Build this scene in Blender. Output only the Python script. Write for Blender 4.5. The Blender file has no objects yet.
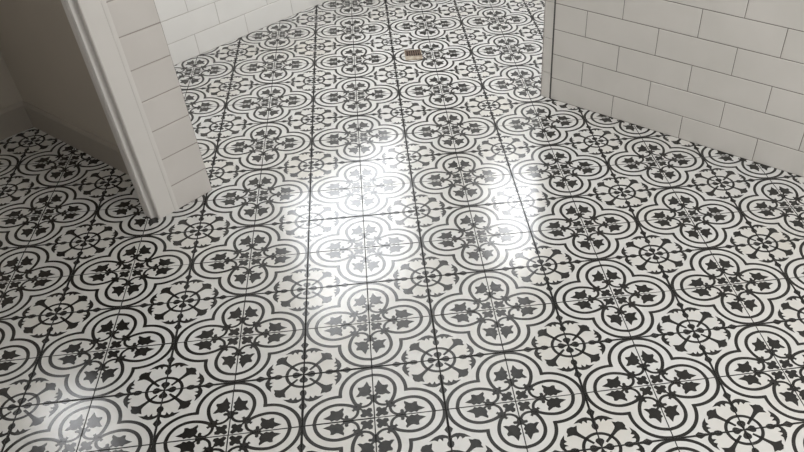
import bpy, math, random
from math import sin, cos, pi, radians
from mathutils import Matrix, Vector

random.seed(7)
C = bpy.context.scene.collection
P = 0.38                       # metres per pattern repeat (two floor tiles)
S = bpy.context.scene

# ------------------------------------------------------------------ camera
W_PX, H_PX = 804.0, 452.0
FOCAL, PCX, PCY = 740.94, 484.41, 348.83
cam_data = bpy.data.cameras.new('camera')
cam_data.sensor_fit = 'HORIZONTAL'
cam_data.sensor_width = 36.0
cam_data.lens = FOCAL * 36.0 / W_PX
cam_data.shift_x = -(PCX - W_PX / 2) / W_PX
cam_data.shift_y = (PCY - H_PX / 2) / W_PX
cam_data.clip_start = 0.02
cam = bpy.data.objects.new('camera', cam_data)
C.objects.link(cam)
Rm = Matrix(((0.80886, -0.406573, 0.424786), (0.587934, 0.570134, -0.57383), (-0.008881, 0.713895, 0.700197)))
M4 = Rm.to_4x4()
M4.translation = Vector((2.6235 * P, -2.24478 * P, 3.96221 * P))
cam.matrix_world = M4
S.camera = cam

# ------------------------------------------------------------------ world, light, exposure
world = bpy.data.worlds.new('overcast_daylight')
S.world = world
world.use_nodes = True
bg = world.node_tree.nodes['Background']
bg.inputs[0].default_value = (0.80, 0.90, 1.0, 1)
bg.inputs[1].default_value = 1.0
S.view_settings.view_transform = 'Standard'
S.view_settings.look = 'None'
S.view_settings.gamma = 1.0
S.view_settings.use_curve_mapping = False
S.view_settings.exposure = 0.09


def window_light(name, centre, normal, w, h, power, color=(1, 1, 1)):
    """light through a window opening, read off the floor glare or added as fill: as large as its glass, in the plane of the wall"""
    d = bpy.data.lights.new(name, 'AREA')
    d.shape = 'RECTANGLE'
    d.size, d.size_y = w, h
    d.energy = power
    d.color = color
    o = bpy.data.objects.new(name, d)
    C.objects.link(o)
    n = Vector(normal)
    o.rotation_euler = n.to_track_quat('-Z', 'Y').to_euler()
    o.location = centre
    return o


# room limits in pattern units (u = world x / P, v = world y / P)
U0, U1 = -5.969, 6.6
V0, V1 = -4.6, 8.4
ZC = 6.5
VW = 4.807                     # face of the tiled partition on the right
WIN = {                        # name: (wall, lo, hi, z0, z1, power)
    'shower_side': ('left', 4.00, 7.15, 2.65, 6.05, 38.0, (0.96, 0.98, 1.0)),
    'shower_end': ('back', -5.20, -3.72, 3.75, 6.0, 19.0, (0.96, 0.98, 1.0)),
    'hall': ('left', -0.68, 0.18, 3.4, 4.95, 4.8, (0.97, 0.98, 1.0)),
    'fill_right': ('right', 0.6, 4.4, 2.2, 5.9, 50.0, (1.0, 0.985, 0.96)),  # unseen window, added as main fill from the right
    'fill_front': ('front', 2.6, 6.2, 2.4, 5.9, 19.0, (1.0, 0.985, 0.96)),  # unseen window behind the camera, added to fill the partition and casing
}
for n, (wall, lo, hi, z0, z1, pw, colr) in WIN.items():
    m, zz = (lo + hi) / 2 * P, (z0 + z1) / 2 * P
    off = 0.12
    if wall == 'left':
        ctr, nr = (U0 * P - off, m, zz), (1, 0, 0)
    elif wall == 'right':
        ctr, nr = (U1 * P + off, m, zz), (-1, 0, 0)
    elif wall == 'back':
        ctr, nr = (m, V1 * P + off, zz), (0, -1, 0)
    else:
        ctr, nr = (m, V0 * P - off, zz), (0, 1, 0)
    window_light('daylight_' + n, ctr, nr, (hi - lo) * P, (z1 - z0) * P, pw, colr)


# ------------------------------------------------------------------ materials
def new_mat(name, color, rough=0.5, spec=0.5, var=0.0, scale=6.0, color2=None, bump=0.0, bscale=30.0, bdist=0.001, metallic=0.0, coat=0.0):
    m = bpy.data.materials.new(name)
    m.use_nodes = True
    nt = m.node_tree
    b = nt.nodes['Principled BSDF']
    b.inputs['Roughness'].default_value = rough
    b.inputs['Specular IOR Level'].default_value = spec
    b.inputs['Metallic'].default_value = metallic
    b.inputs['Coat Weight'].default_value = coat
    b.inputs['Base Color'].default_value = (*color, 1)
    tc = nt.nodes.new('ShaderNodeTexCoord')
    if color2 is not None:
        nz = nt.nodes.new('ShaderNodeTexNoise')
        nz.inputs['Scale'].default_value = scale
        nz.inputs['Detail'].default_value = 4
        nt.links.new(tc.outputs['Object'], nz.inputs['Vector'])
        rp = nt.nodes.new('ShaderNodeValToRGB')
        rp.color_ramp.elements[0].position = 0.35
        rp.color_ramp.elements[1].position = 0.70
        rp.color_ramp.elements[0].color = (*color, 1)
        rp.color_ramp.elements[1].color = (*color2, 1)
        nt.links.new(nz.outputs['Fac'], rp.inputs['Fac'])
        nt.links.new(rp.outputs['Color'], b.inputs['Base Color'])
    if bump > 0:
        n2 = nt.nodes.new('ShaderNodeTexNoise')
        n2.inputs['Scale'].default_value = bscale
        n2.inputs['Detail'].default_value = 3
        nt.links.new(tc.outputs['Object'], n2.inputs['Vector'])
        bp = nt.nodes.new('ShaderNodeBump')
        bp.inputs['Strength'].default_value = bump
        bp.inputs['Distance'].default_value = bdist
        nt.links.new(n2.outputs['Fac'], bp.inputs['Height'])
        nt.links.new(bp.outputs['Normal'], b.inputs['Normal'])
    return m


FR = 0.18
M_WHITE = new_mat('cement_tile_white', (0.645, 0.643, 0.632), FR, 0.68, color2=(0.61, 0.595, 0.56), scale=2.2, bump=0.25, bscale=45, bdist=0.0006)
M_PETAL = new_mat('cement_tile_petal', (0.63, 0.625, 0.61), FR, 0.68, color2=(0.60, 0.575, 0.525), scale=2.2, bump=0.25, bscale=45, bdist=0.0006)
M_BLACK = new_mat('cement_tile_black', (0.006, 0.006, 0.0055), FR, 0.70, color2=(0.010, 0.010, 0.0095), scale=9, bump=0.25, bscale=45, bdist=0.0006)
M_GROUT = new_mat('floor_grout_charcoal', (0.035, 0.034, 0.032), 0.9, 0.1)
M_TILE = new_mat('wall_tile_glazed', (0.66, 0.63, 0.592), 0.33, 0.45, color2=(0.615, 0.59, 0.55), scale=5, bump=0.7, bscale=28, bdist=0.0012)
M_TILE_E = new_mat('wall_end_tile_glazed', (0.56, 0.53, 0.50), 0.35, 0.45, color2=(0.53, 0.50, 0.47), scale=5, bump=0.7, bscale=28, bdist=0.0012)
M_TILE_W = new_mat('shower_tile_glazed', (0.74, 0.725, 0.70), 0.30, 0.45, color2=(0.71, 0.695, 0.67), scale=5, bump=0.5, bscale=28, bdist=0.0012)
M_WGROUT = new_mat('wall_grout_grey', (0.22, 0.20, 0.18), 0.9, 0.1)
M_WGROUT_L = new_mat('wall_grout_pale', (0.50, 0.47, 0.44), 0.9, 0.1)
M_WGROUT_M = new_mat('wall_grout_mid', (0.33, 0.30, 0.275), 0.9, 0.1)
M_CAULK = new_mat('caulk_dark', (0.10, 0.095, 0.088), 0.8, 0.2)
M_PAINT = new_mat('wall_paint_taupe', (0.40, 0.355, 0.30), 0.6, 0.3, color2=(0.38, 0.34, 0.285), scale=3, bump=0.2, bscale=120, bdist=0.0004)
M_TRIM = new_mat('trim_paint_white', (0.60, 0.575, 0.545), 0.35, 0.45, color2=(0.575, 0.55, 0.52), scale=7)
M_BASE = new_mat('baseboard_paint', (0.31, 0.275, 0.235), 0.45, 0.4, color2=(0.29, 0.26, 0.225), scale=6)
M_PAINT2 = new_mat('wall_paint_pale', (0.62, 0.61, 0.59), 0.6, 0.3)
M_CEIL = new_mat('ceiling_paint', (0.78, 0.77, 0.75), 0.8, 0.2)
M_DRAIN = new_mat('drain_frame_beige', (0.42, 0.37, 0.29), 0.45, 0.4, color2=(0.20, 0.14, 0.09), scale=40)
M_DRAIN2 = new_mat('drain_strainer_bronze', (0.10, 0.055, 0.03), 0.5, 0.4, color2=(0.06, 0.035, 0.022), scale=60)
M_HOLE_SHADE = new_mat('drain_hole_shade', (0.01, 0.008, 0.006), 0.9, 0.1)  # shade of an open hole put into the colour of a flat plate


# ------------------------------------------------------------------ mesh helpers
class MB:
    def __init__(self):
        self.v, self.f, self.m = [], [], []

    def poly(self, pts, mi=0):
        b = len(self.v)
        self.v += [tuple(p) for p in pts]
        self.f.append(tuple(range(b, b + len(pts))))
        self.m.append(mi)

    def box(self, a, b, mi=0):
        x0, y0, z0 = a
        x1, y1, z1 = b
        i = len(self.v)
        self.v += [(x0, y0, z0), (x1, y0, z0), (x1, y1, z0), (x0, y1, z0), (x0, y0, z1), (x1, y0, z1), (x1, y1, z1), (x0, y1, z1)]
        for q in ((0, 3, 2, 1), (4, 5, 6, 7), (0, 1, 5, 4), (1, 2, 6, 5), (2, 3, 7, 6), (3, 0, 4, 7)):
            self.f.append(tuple(i + k for k in q))
            self.m.append(mi)

    def build(self, name, mats, parent=None, smooth=False):
        me = bpy.data.meshes.new(name)
        me.from_pydata(self.v, [], self.f)
        for m in mats:
            me.materials.append(m)
        me.polygons.foreach_set('material_index', self.m)
        if smooth:
            me.polygons.foreach_set('use_smooth', [True] * len(self.f))
        me.update()
        o = bpy.data.objects.new(name, me)
        C.objects.link(o)
        if parent:
            o.parent = parent
        return o


def struct(o, label=None):
    o['kind'] = 'structure'
    if label:
        o['label'] = label
    return o


# ------------------------------------------------------------------ the floor pattern (one quarter of the repeat)
# (0,0) is the centre of the four-lobed figure, (0.5,0.5) the centre of the wheel
def arc(cx, cy, r, a0, a1, n):
    return [(cx + r * cos(radians(a0 + (a1 - a0) * i / n)), cy + r * sin(radians(a0 + (a1 - a0) * i / n))) for i in range(n + 1)]


def strip(pts, w):
    """ribbon of width w (number or list) along pts -> quads"""
    n = len(pts)
    ws = w if isinstance(w, (list, tuple)) else [w] * n
    L, Rr = [], []
    for i, p in enumerate(pts):
        a = pts[max(i - 1, 0)]
        b = pts[min(i + 1, n - 1)]
        dx, dy = b[0] - a[0], b[1] - a[1]
        l = math.hypot(dx, dy) or 1
        nx, ny = -dy / l * ws[i] / 2, dx / l * ws[i] / 2
        L.append((p[0] + nx, p[1] + ny))
        Rr.append((p[0] - nx, p[1] - ny))
    return [[Rr[i], Rr[i + 1], L[i + 1], L[i]] for i in range(n - 1)]


def catmull(pts, k=3):
    out = []
    n = len(pts)
    for i in range(n - 1):
        p0, p1, p2, p3 = pts[max(i - 1, 0)], pts[i], pts[i + 1], pts[min(i + 2, n - 1)]
        for j in range(k):
            t = j / k
            out.append(tuple(0.5 * (2 * p1[a] + (p2[a] - p0[a]) * t + (2 * p0[a] - 5 * p1[a] + 4 * p2[a] - p3[a]) * t * t + (-p0[a] + 3 * p1[a] - 3 * p2[a] + p3[a]) * t ** 3) for a in (0, 1)))
    out.append(pts[-1])
    return out


def disc(cx, cy, r, n=8, ry=None):
    ry = ry or r
    return [(cx + r * cos(2 * pi * i / n), cy + ry * sin(2 * pi * i / n)) for i in range(n)]


half = []                      # shapes above the diagonal x = y; mirrored below
# outer ring of the lobe
half += strip(arc(0, 0.2545, 0.2355, 90, -4, 20), 0.0262)
half.append([(0.2215, 0.2215), (0.2478, 0.2215), (0.2478, 0.2478)])
# inner ring, closing in a curl at the axis
ring = catmull([(0, 0.417), (0.06, 0.404), (0.112, 0.372), (0.146, 0.323), (0.159, 0.268), (0.153, 0.212), (0.137, 0.165), (0.113, 0.122)])
half += strip(ring, 0.0262)
half += strip(catmull([(0.115, 0.120), (0.082, 0.113), (0.046, 0.121), (0.020, 0.143), (0.003, 0.178)]), 0.021)
# knot ticks
half += strip([(0.110, 0.122), (0.096, 0.138), (0.086, 0.152)], [0.022, 0.017, 0.024])
half.append(disc(0.112, 0.118, 0.031, 8))
# axis node with its tick
half.append([(0, 0.162), (0.016, 0.172), (0.022, 0.187), (0.044, 0.187), (0.048, 0.195), (0.042, 0.202), (0.020, 0.203), (0.010, 0.215), (0, 0.217)])
# stem and leaf
half += strip([(0.004, 0.200), (0.022, 0.220), (0.040, 0.240)], [0.022, 0.017, 0.024])
half.append([(0.043, 0.356), (0.052, 0.334), (0.066, 0.309), (0.082, 0.302), (0.106, 0.304), (0.108, 0.288), (0.096, 0.268), (0.099, 0.250),
             (0.124, 0.217), (0.108, 0.214), (0.088, 0.223), (0.066, 0.214), (0.046, 0.219), (0.024, 0.240), (0.012, 0.258), (0.022, 0.278),
             (0.012, 0.298), (0.028, 0.310), (0.034, 0.332)])
# small flower at the centre of the figure (half)
half.append([(0.075, 0.075), (0.034, 0.034), (0.018, 0.018), (0.013, 0.028), (0.026, 0.044), (0.030, 0.056), (0.018, 0.068), (0.022, 0.090), (0.038, 0.094), (0.048, 0.080), (0.060, 0.078), (0.068, 0.084), (0.078, 0.086)])
half += strip([(0.066, 0.066), (0.108, 0.108)], [0.012, 0.018])


def wp(r, s):                  # wheel coordinates: r along the vertical axis down from the wheel's centre, s sideways
    return (0.5 - s, 0.5 - r)


# wheel: ring eighths, central petal half, bud, spear, curl (all about the vertical axis, r axial, s lateral)
wheel = []                     # placed for the axis pointing down (x=0.5 side) and mirrored over the diagonal
ringpts = arc(0.5, 0.5, 0.1235, 270, 225, 8)
wheel += strip(ringpts, 0.0235)
wheel.append([wp(0, 0), wp(0.030, 0.010), wp(0.044, 0.022), (wp(0.058, 0.027)), wp(0.072, 0.021), wp(0.079, 0.006), wp(0.079, 0)])
wheel.append([wp(0.160, 0), wp(0.165, 0.012), wp(0.182, 0.020), wp(0.200, 0.019), wp(0.214, 0.009), wp(0.250, 0.012), wp(0.254, 0.0)])
# curl with teeth
wheel.append([wp(0.252, 0.0), wp(0.262, 0.022), wp(0.272, 0.046), wp(0.271, 0.070), wp(0.258, 0.102), wp(0.231, 0.140), wp(0.240, 0.104),
              wp(0.226, 0.086), wp(0.246, 0.078), wp(0.248, 0.066), wp(0.222, 0.050), wp(0.246, 0.048), wp(0.250, 0.034), wp(0.243, 0.018), wp(0.236, 0.0)])
# spear
wheel.append([wp(0.250, 0), wp(0.256, 0.006), wp(0.285, 0.008), wp(0.302, 0.018), wp(0.318, 0.026), wp(0.334, 0.014), wp(0.346, 0.005), wp(0.49, 0.004), wp(0.49, 0)])
# diagonal pod (half on each side of the diagonal) and its tick inside the ring
pod = [(0.045, 0.045), (0.049, 0.041), (0.092, 0.082), (0.120, 0.108), (0.145, 0.128), (0.165, 0.137), (0.184, 0.134), (0.210, 0.126), (0.198, 0.148),
       (0.203, 0.166), (0.193, 0.193)]
wheel.append([(0.5 - q, 0.5 - p) for p, q in pod])     # points with p > q: below the wheel
petal = [wp(0.132, 0.004), wp(0.16, 0.012), wp(0.215, 0.016), wp(0.228, 0.03), wp(0.236, 0.075), wp(0.222, 0.125), wp(0.19, 0.150), wp(0.160, 0.132), wp(0.122, 0.106), wp(0.100, 0.088), wp(0.125, 0.045)]

def grow(poly, d):
    """push a closed outline outwards by d"""
    n = len(poly)
    area = sum(poly[i][0] * poly[(i + 1) % n][1] - poly[(i + 1) % n][0] * poly[i][1] for i in range(n))
    sg = 1 if area > 0 else -1
    out = []
    for i in range(n):
        a, c, e = poly[i - 1], poly[i], poly[(i + 1) % n]
        d1 = (c[0] - a[0], c[1] - a[1])
        d2 = (e[0] - c[0], e[1] - c[1])
        l1, l2 = math.hypot(*d1) or 1, math.hypot(*d2) or 1
        nx = sg * (d1[1] / l1 + d2[1] / l2)
        ny = -sg * (d1[0] / l1 + d2[0] / l2)
        l = math.hypot(nx, ny) or 1
        out.append((c[0] + nx / l * d, c[1] + ny / l * d))
    return out


half = [grow(q, 0.0025 if len(q) > 16 else 0.0055) if len(q) > 8 else q for q in half]
wheel = [grow(q, 0.0045) if len(q) > 5 else q for q in wheel]
shapes = []                    # (polygon, material, height)
for k, s in enumerate(half):
    shapes.append((s, 1, 0.00022 + 0.00001 * (k % 5)))
    shapes.append(([(y, x) for x, y in reversed(s)], 1, 0.00024 + 0.00001 * (k % 5)))
for k, s in enumerate(wheel):
    shapes.append((s, 1, 0.00022 + 0.00001 * (k % 5)))
    shapes.append(([(y, x) for x, y in reversed(s)], 1, 0.00024 + 0.00001 * (k % 5)))
shapes.append((petal, 2, 0.0001))
shapes.append(([(y, x) for x, y in petal], 2, 0.0001))

A = radians(45.5)
SA, CA = sin(A), cos(A)


def pat_to_world(a, b):        # pattern axes -> world metres
    return ((a * SA - b * CA) * P, (a * CA + b * SA) * P)


DRAIN = (0.752, 6.03)
fl = MB()
fl.box((U0 * P - 0.1, V0 * P - 0.1, -0.12), (U1 * P + 0.1, V1 * P + 0.1, -0.0022), 3)
GX, GI = 0.0056, 0.0042        # half widths of the wide and the narrow joints
for i in range(-30, 30):
    for j in range(-30, 34):
        # tile i,j spans [i/2, i/2+.5] x [j/2, j/2+.5]
        cx, cy = (i + 0.5) / 2, (j + 0.5) / 2
        wx, wy = pat_to_world(cx, cy)
        if not (U0 * P - 0.13 < wx < U1 * P + 0.13 and V0 * P - 0.13 < wy < V1 * P + 0.13):
            continue
        ti, tj = random.gauss(0, 0.003), random.gauss(0, 0.003)
        # the corner that is a figure centre: even index side
        fx = i / 2 if i % 2 == 0 else i / 2 + 0.5
        fy = j / 2 if j % 2 == 0 else j / 2 + 0.5
        sx = 1 if i % 2 == 0 else -1
        sy = 1 if j % 2 == 0 else -1

        def pt(qx, qy, h):
            a, b = fx + sx * qx, fy + sy * qy
            x, y = pat_to_world(a, b)
            return (x, y, h + ((a - cx) * ti + (b - cy) * tj) * P)
        e0, f0, e1x, e1y = GI, 0.0052, 0.5 - GX, 0.5 - 0.0072
        q = [(e0, f0), (e1x, f0), (e1x, e1y), (e0, e1y)]
        if sx * sy < 0:
            q.reverse()
        top = [pt(a, b, 0) for a, b in q]
        fl.poly(top, 0)
        low = [(x, y, -0.0025) for x, y, z in top]
        for k in range(4):
            k2 = (k + 1) % 4
            fl.poly([top[k2], top[k], low[k], low[k2]], 3)
        for poly, mi, h in shapes:
            pp = [(min(max(a, e0), e1x), min(max(b, f0), e1y)) for a, b in poly]
            if sx * sy < 0:
                pp = pp[::-1]
            fl.poly([pt(a, b, h) for a, b in pp], mi)
floor = struct(fl.build('floor', [M_WHITE, M_BLACK, M_PETAL, M_GROUT]))


# ------------------------------------------------------------------ tiled walls
def cut(rects, hole):
    """remove a rectangle (s0,s1,z0,z1) from rectangles"""
    out = []
    a0, a1, b0, b1 = hole
    for (s0, s1, z0, z1) in rects:
        if s1 <= a0 or s0 >= a1 or z1 <= b0 or z0 >= b1:
            out.append((s0, s1, z0, z1))
            continue
        if s0 < a0: out.append((s0, a0, z0, z1))
        if s1 > a1: out.append((a1, s1, z0, z1))
        m0, m1 = max(s0, a0), min(s1, a1)
        if z0 < b0: out.append((m0, m1, z0, b0))
        if z1 > b1: out.append((m0, m1, b1, z1))
    return out


def wall(name, axis, plane, facing, s0, s1, thick, holes=(), courses=None, phase=0.0, mats=None, z1=ZC, joint=0.006, tile_from=None, tile_to=None, bed=0.004):
    """wall in the plane u=plane (axis 'u') or v=plane (axis 'v'); facing +-1; s runs along it; all in pattern units"""
    b = MB()

    def P3(s, d, z):           # d: distance out of the plane, towards the room
        o = plane + facing * d
        return (o * P, s * P, z * P) if axis == 'u' else (s * P, o * P, z * P)
    body_face = -bed if courses else 0.0
    body = [(s0, s1, 0.0, z1)]
    for h in holes:
        body = cut(body, h)
    for (a, c, e, g) in body:
        p, q = P3(a, -thick, e), P3(c, body_face, g)
        b.box(tuple(min(x, y) for x, y in zip(p, q)), tuple(max(x, y) for x, y in zip(p, q)), 0)
    if courses:
        first, hgt, ln = courses
        t0 = s0 if tile_from is None else tile_from
        t1 = s1 if tile_to is None else tile_to
        z, row = 0.0, 0
        while z < z1:
            zt = first if row == 0 else z + hgt
            off = phase + (ln / 2 if row % 2 else 0.0)
            k = math.floor((t0 - off) / ln)
            x = off + k * ln
            while x < t1:
                a, c = max(x, t0), min(x + ln, t1)
                if c - a > 0.02:
                    rects = [(a, c, z, min(zt, z1))]
                    for h in holes:
                        rects = cut(rects, h)
                    for (ra, rc, rz, rt) in rects:
                        if rc - ra < 0.02 or rt - rz < 0.02:
                            continue
                        g = joint / 2
                        ra, rc, rz, rt = ra + g, rc - g, rz + g, rt - g
                        bv = 0.006
                        tl, tv = random.gauss(0, 0.0005), random.gauss(0, 0.0007)
                        outer = [(ra, rz), (rc, rz), (rc, rt), (ra, rt)]
                        inner = [(ra + bv, rz + bv), (rc - bv, rz + bv), (rc - bv, rt - bv), (ra + bv, rt - bv)]
                        mid = [(ra + bv * .3, rz + bv * .3), (rc - bv * .3, rz + bv * .3), (rc - bv * .3, rt - bv * .3), (ra + bv * .3, rt - bv * .3)]
                        sg = [(-1, -1), (1, -1), (1, 1), (-1, 1)]
                        F = [P3(s, tl * c1 + tv * c2, zz) for (s, zz), (c1, c2) in zip(inner, sg)]
                        Mi = [P3(s, -0.0012, zz) for s, zz in mid]
                        O = [P3(s, -bed * 1.1, zz) for s, zz in outer]
                        flip = (axis == 'u') != (facing > 0)

                        def put(pts):
                            b.poly(pts[::-1] if flip else pts, 1)
                        put(F)
                        for q in range(4):
                            r = (q + 1) % 4
                            put([Mi[q], Mi[r], F[r], F[q]])
                            put([O[q], O[r], Mi[r], Mi[q]])
                x += ln
            z, row = zt, row + 1
    return struct(b.build(name, mats))


holes = {'left': [], 'right': [], 'back': [], 'front': []}
for n, (w_, lo, hi, z0, z1, pw, colr) in WIN.items():
    holes[w_].append((lo, hi, z0, z1))
BR = (0.252, 0.2715, 0.8185)
T = 0.55
# end wall: tiled in the shower, painted in the hall
wall('wall_left', 'u', U0, 1, 1.10, V1, T, [h for h in holes['left'] if h[0] > 1], (0.262, 0.2715, 0.8185), 3.262, [M_WGROUT_L, M_TILE_W], joint=0.007)
wall('wall_hall_end', 'u', U0, 1, V0, 1.10, T, [h for h in holes['left'] if h[0] < 1], mats=[M_PAINT])
wall('wall_back', 'v', V1, -1, U0 - T, -1.6, T, holes['back'], BR, 0.3, [M_WGROUT_L, M_TILE_W], tile_from=U0)
wall('wall_right', 'u', U1, -1, V0, VW, T, holes['right'], mats=[M_PAINT2])
wall('wall_front', 'v', V0, 1, U0 - T, U1 + T, T, holes['front'], mats=[M_PAINT2])
# partition on the right, facing the camera
wall('wall_partition', 'v', VW, -1, -1.60, U1, 0.30, (), BR, 0.0165, [M_WGROUT, M_TILE], joint=0.0068)
wall('wall_shower_side', 'u', -1.66, -1, VW + 0.31, V1, T, (), BR, 0.1, [M_WGROUT_L, M_TILE_W])
# wall between the hall and the shower
wall('wall_hall', 'v', 0.975, -1, U0, -3.40, 0.245, (), mats=[M_PAINT])

# its tiled end, facing the camera's side: painted jamb first, then tile
e = MB()
UE = -3.268
e.box(((UE - 0.135) * P, 0.655 * P, 0), (UE * P, 0.832 * P, ZC * P), 0)
e.box(((UE - 0.135) * P, 0.832 * P, 0), ((UE - 0.005) * P, 1.240 * P, ZC * P), 1)
struct(e.build('wall_end', [M_TRIM, M_WGROUT_M]))
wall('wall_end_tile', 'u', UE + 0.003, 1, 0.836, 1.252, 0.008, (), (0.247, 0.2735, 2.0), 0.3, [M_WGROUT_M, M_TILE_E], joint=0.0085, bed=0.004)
# tile on the shower side of that wall
wall('wall_shower_near', 'v', 1.233, 1, U0, UE - 0.004, 0.013, (), BR, 0.3, [M_WGROUT_L, M_TILE_W])

cl = MB()
cl.box(((U0 - T) * P, (V0 - T) * P, ZC * P), ((U1 + T) * P, (V1 + T) * P, ZC * P + 0.1))
struct(cl.build('ceiling', [M_CEIL]))


# ------------------------------------------------------------------ trim
def extrude_profile(name, prof, z0, z1, mats, smooth=False):
    """closed outline (u,v) in pattern units, counter-clockwise seen from above"""
    b = MB()
    n = len(prof)
    for i in range(n):
        a, c = prof[i], prof[(i + 1) % n]
        b.poly([(a[0] * P, a[1] * P, z0 * P), (c[0] * P, c[1] * P, z0 * P), (c[0] * P, c[1] * P, z1 * P), (a[0] * P, a[1] * P, z1 * P)])
    b.poly([(x * P, y * P, z1 * P) for x, y in prof])
    b.poly([(x * P, y * P, z0 * P) for x, y in reversed(prof)])
    return b.build(name, mats)


# door casing: thick outer edge, bead, groove, thin inner edge
front = [(-0.180, 0.606), (-0.176, 0.600), (-0.120, 0.600), (-0.112, 0.606), (-0.104, 0.614), (-0.097, 0.606), (-0.088, 0.598), (-0.078, 0.602), (-0.071, 0.618),
         (-0.067, 0.646), (-0.054, 0.650), (-0.046, 0.640), (-0.030, 0.636), (-0.012, 0.636), (-0.002, 0.640), (0.002, 0.648)]
prof = [(UE + 0.002, 0.657), (UE - 0.180, 0.657)] + [(UE + a, v) for a, v in front]
struct(extrude_profile('trim_1', prof, 0, ZC - 0.02, [M_TRIM]), 'white moulded door casing on the hall wall end')
# slim caulk bead between jamb and tile
cb = [(UE - 0.004, 0.802), (UE + 0.0045, 0.815), (UE + 0.006, 0.828), (UE + 0.0052, 0.842), (UE + 0.0036, 0.852), (UE - 0.004, 0.852)]
struct(extrude_profile('trim_2', cb, 0, ZC - 0.02, [M_TRIM]))

# bullnose tiles along the free edge of the partition
b = MB()
prof = [(-1.614, VW - 0.004)]
for k in range(7):
    a = radians(-90 - 90 * k / 6)
    prof.append((-1.700 + 0.045 * cos(a), VW + 0.041 + 0.045 * sin(a)))
prof += [(-1.745, VW + 0.30), (-1.614, VW + 0.30)]
z = 0.0
for zt in [0.300] + [0.300 + 0.385 * k for k in range(1, 18)]:
    zt = min(zt, ZC)
    if zt - z < 0.02:
        break
    g = 0.0035
    n = len(prof)
    for i in range(n):
        a, c = prof[i], prof[(i + 1) % n]
        b.poly([(a[0] * P, a[1] * P, (z + g) * P), (a[0] * P, a[1] * P, (zt - g) * P), (c[0] * P, c[1] * P, (zt - g) * P), (c[0] * P, c[1] * P, (z + g) * P)], 0)
    b.poly([(x * P, y * P, (zt - g) * P) for x, y in reversed(prof)], 0)
    b.poly([(x * P, y * P, (z + g) * P) for x, y in prof], 0)
    z = zt
b.box((-1.738 * P, (VW + 0.006) * P, 0), (-1.62 * P, (VW + 0.29) * P, ZC * P), 1)
struct(b.build('trim_3', [M_TILE, M_WGROUT_M]))
b = MB()
b.box((-1.616 * P, (VW - 0.001) * P, 0), (-1.598 * P, (VW + 0.29) * P, ZC * P), 0)
struct(b.build('trim_4', [M_CAULK]))


def baseboard(name, axis, plane, facing, s0, s1, h=0.285, t=0.032):
    bb = MB()
    pr = [(0, 0), (t, 0), (t, h - 0.035), (t * 0.75, h - 0.022), (t * 0.45, h - 0.008), (t * 0.3, h), (0, h)]
    def P3(s, d, z):
        o = plane + facing * d
        return (o * P, s * P, z * P) if axis == 'u' else (s * P, o * P, z * P)
    n = len(pr)
    for i in range(n):
        a, c = pr[i], pr[(i + 1) % n]
        bb.poly([P3(s0, a[0], a[1]), P3(s1, a[0], a[1]), P3(s1, c[0], c[1]), P3(s0, c[0], c[1])])
    bb.poly([P3(s0, a, z) for a, z in pr])
    bb.poly([P3(s1, a, z) for a, z in pr])
    return struct(bb.build(name, [M_BASE]))


baseboard('baseboard_hall', 'v', 0.975, -1, U0 + 0.034, -3.41)
baseboard('baseboard_hall_end', 'u', U0, 1, V0, 0.973)
baseboard('baseboard_front', 'v', V0, 1, U0 + 0.034, U1 - 0.034)
baseboard('baseboard_right', 'u', U1, -1, V0, VW - 0.002)

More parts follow.
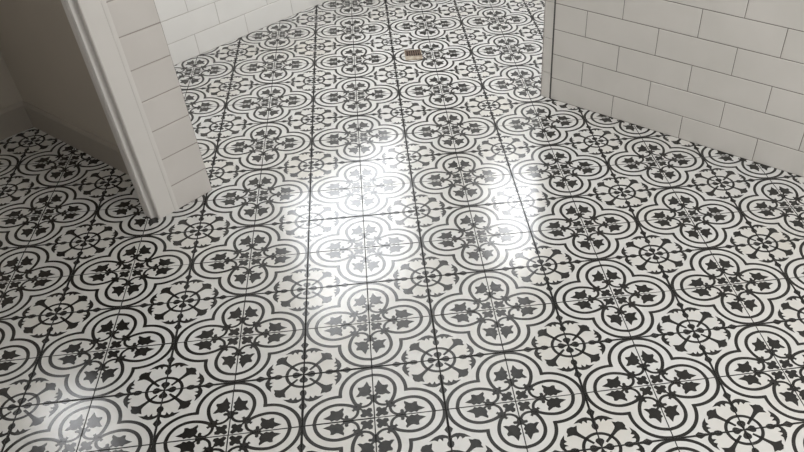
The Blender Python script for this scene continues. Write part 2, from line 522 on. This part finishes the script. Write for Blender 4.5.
# ------------------------------------------------------------------ window frames in the openings, the added fill ones too
for idx, (n, (wl, lo, hi, z0, z1, pw, colr)) in enumerate(WIN.items()):
    fb = MB()
    w = 0.07

    def bx(s0, s1, a, c, d0=0.02, d1=0.20):
        if wl == 'left':
            p, q = ((U0 - d1) * P, s0 * P, a * P), ((U0 - d0) * P, s1 * P, c * P)
        elif wl == 'right':
            p, q = ((U1 + d0) * P, s0 * P, a * P), ((U1 + d1) * P, s1 * P, c * P)
        elif wl == 'back':
            p, q = (s0 * P, (V1 + d0) * P, a * P), (s1 * P, (V1 + d1) * P, c * P)
        else:
            p, q = (s0 * P, (V0 - d1) * P, a * P), (s1 * P, (V0 - d0) * P, c * P)
        fb.box(p, q)
    bx(lo, lo + w, z0, z1)
    bx(hi - w, hi, z0, z1)
    bx(lo + w, hi - w, z0, z0 + w)
    bx(lo + w, hi - w, z1 - w, z1)
    zm = (z0 + z1) / 2
    bx(lo + w, hi - w, zm - 0.035, zm + 0.035)
    struct(fb.build('window_%d' % (idx + 1), [M_TRIM]))

# ------------------------------------------------------------------ shower drain
root = bpy.data.objects.new('floor_drain', None)
C.objects.link(root)
dx, dy = pat_to_world(*DRAIN)
root.location = (dx, dy, 0.0)
root.rotation_euler = (0, 0, pi / 2 - A)
root['label'] = 'small square beige and brown drain set in the patterned shower floor'
root['category'] = 'drain'
hx, hy = 0.108 * P, 0.150 * P
fr = MB()
zt = 0.0045
y_in0, y_in1, x_in = -0.045 * P, hy - 0.010 * P, hx - 0.009 * P
fr.box((-hx, -hy, 0.0), (hx, y_in0, zt))
fr.box((-hx, y_in1, 0.0), (hx, hy, zt))
fr.box((-hx, y_in0, 0.0), (-x_in, y_in1, zt))
fr.box((x_in, y_in0, 0.0), (hx, y_in1, zt))
frame = fr.build('drain_frame', [M_DRAIN], root)
bv = frame.modifiers.new('bevel', 'BEVEL')
bv.width = 0.001
bv.segments = 2
gr = MB()
gr.box((-x_in, y_in0, 0.0006), (x_in, y_in1, 0.0014), 1)  # near-black plate under the bars, painted as the hole's shade
nb = 7
for k in range(nb):
    a = -x_in + (2 * x_in) * (k + 0.15) / nb
    gr.box((a, y_in0, 0.0014), (a + 2 * x_in / nb * 0.62, y_in1, 0.0034), 0)
gr.box((-x_in, (y_in0 + y_in1) / 2 - 0.002, 0.0014), (x_in, (y_in0 + y_in1) / 2 + 0.002, 0.0036), 0)
gr.build('strainer', [M_DRAIN2, M_HOLE_SHADE], root)
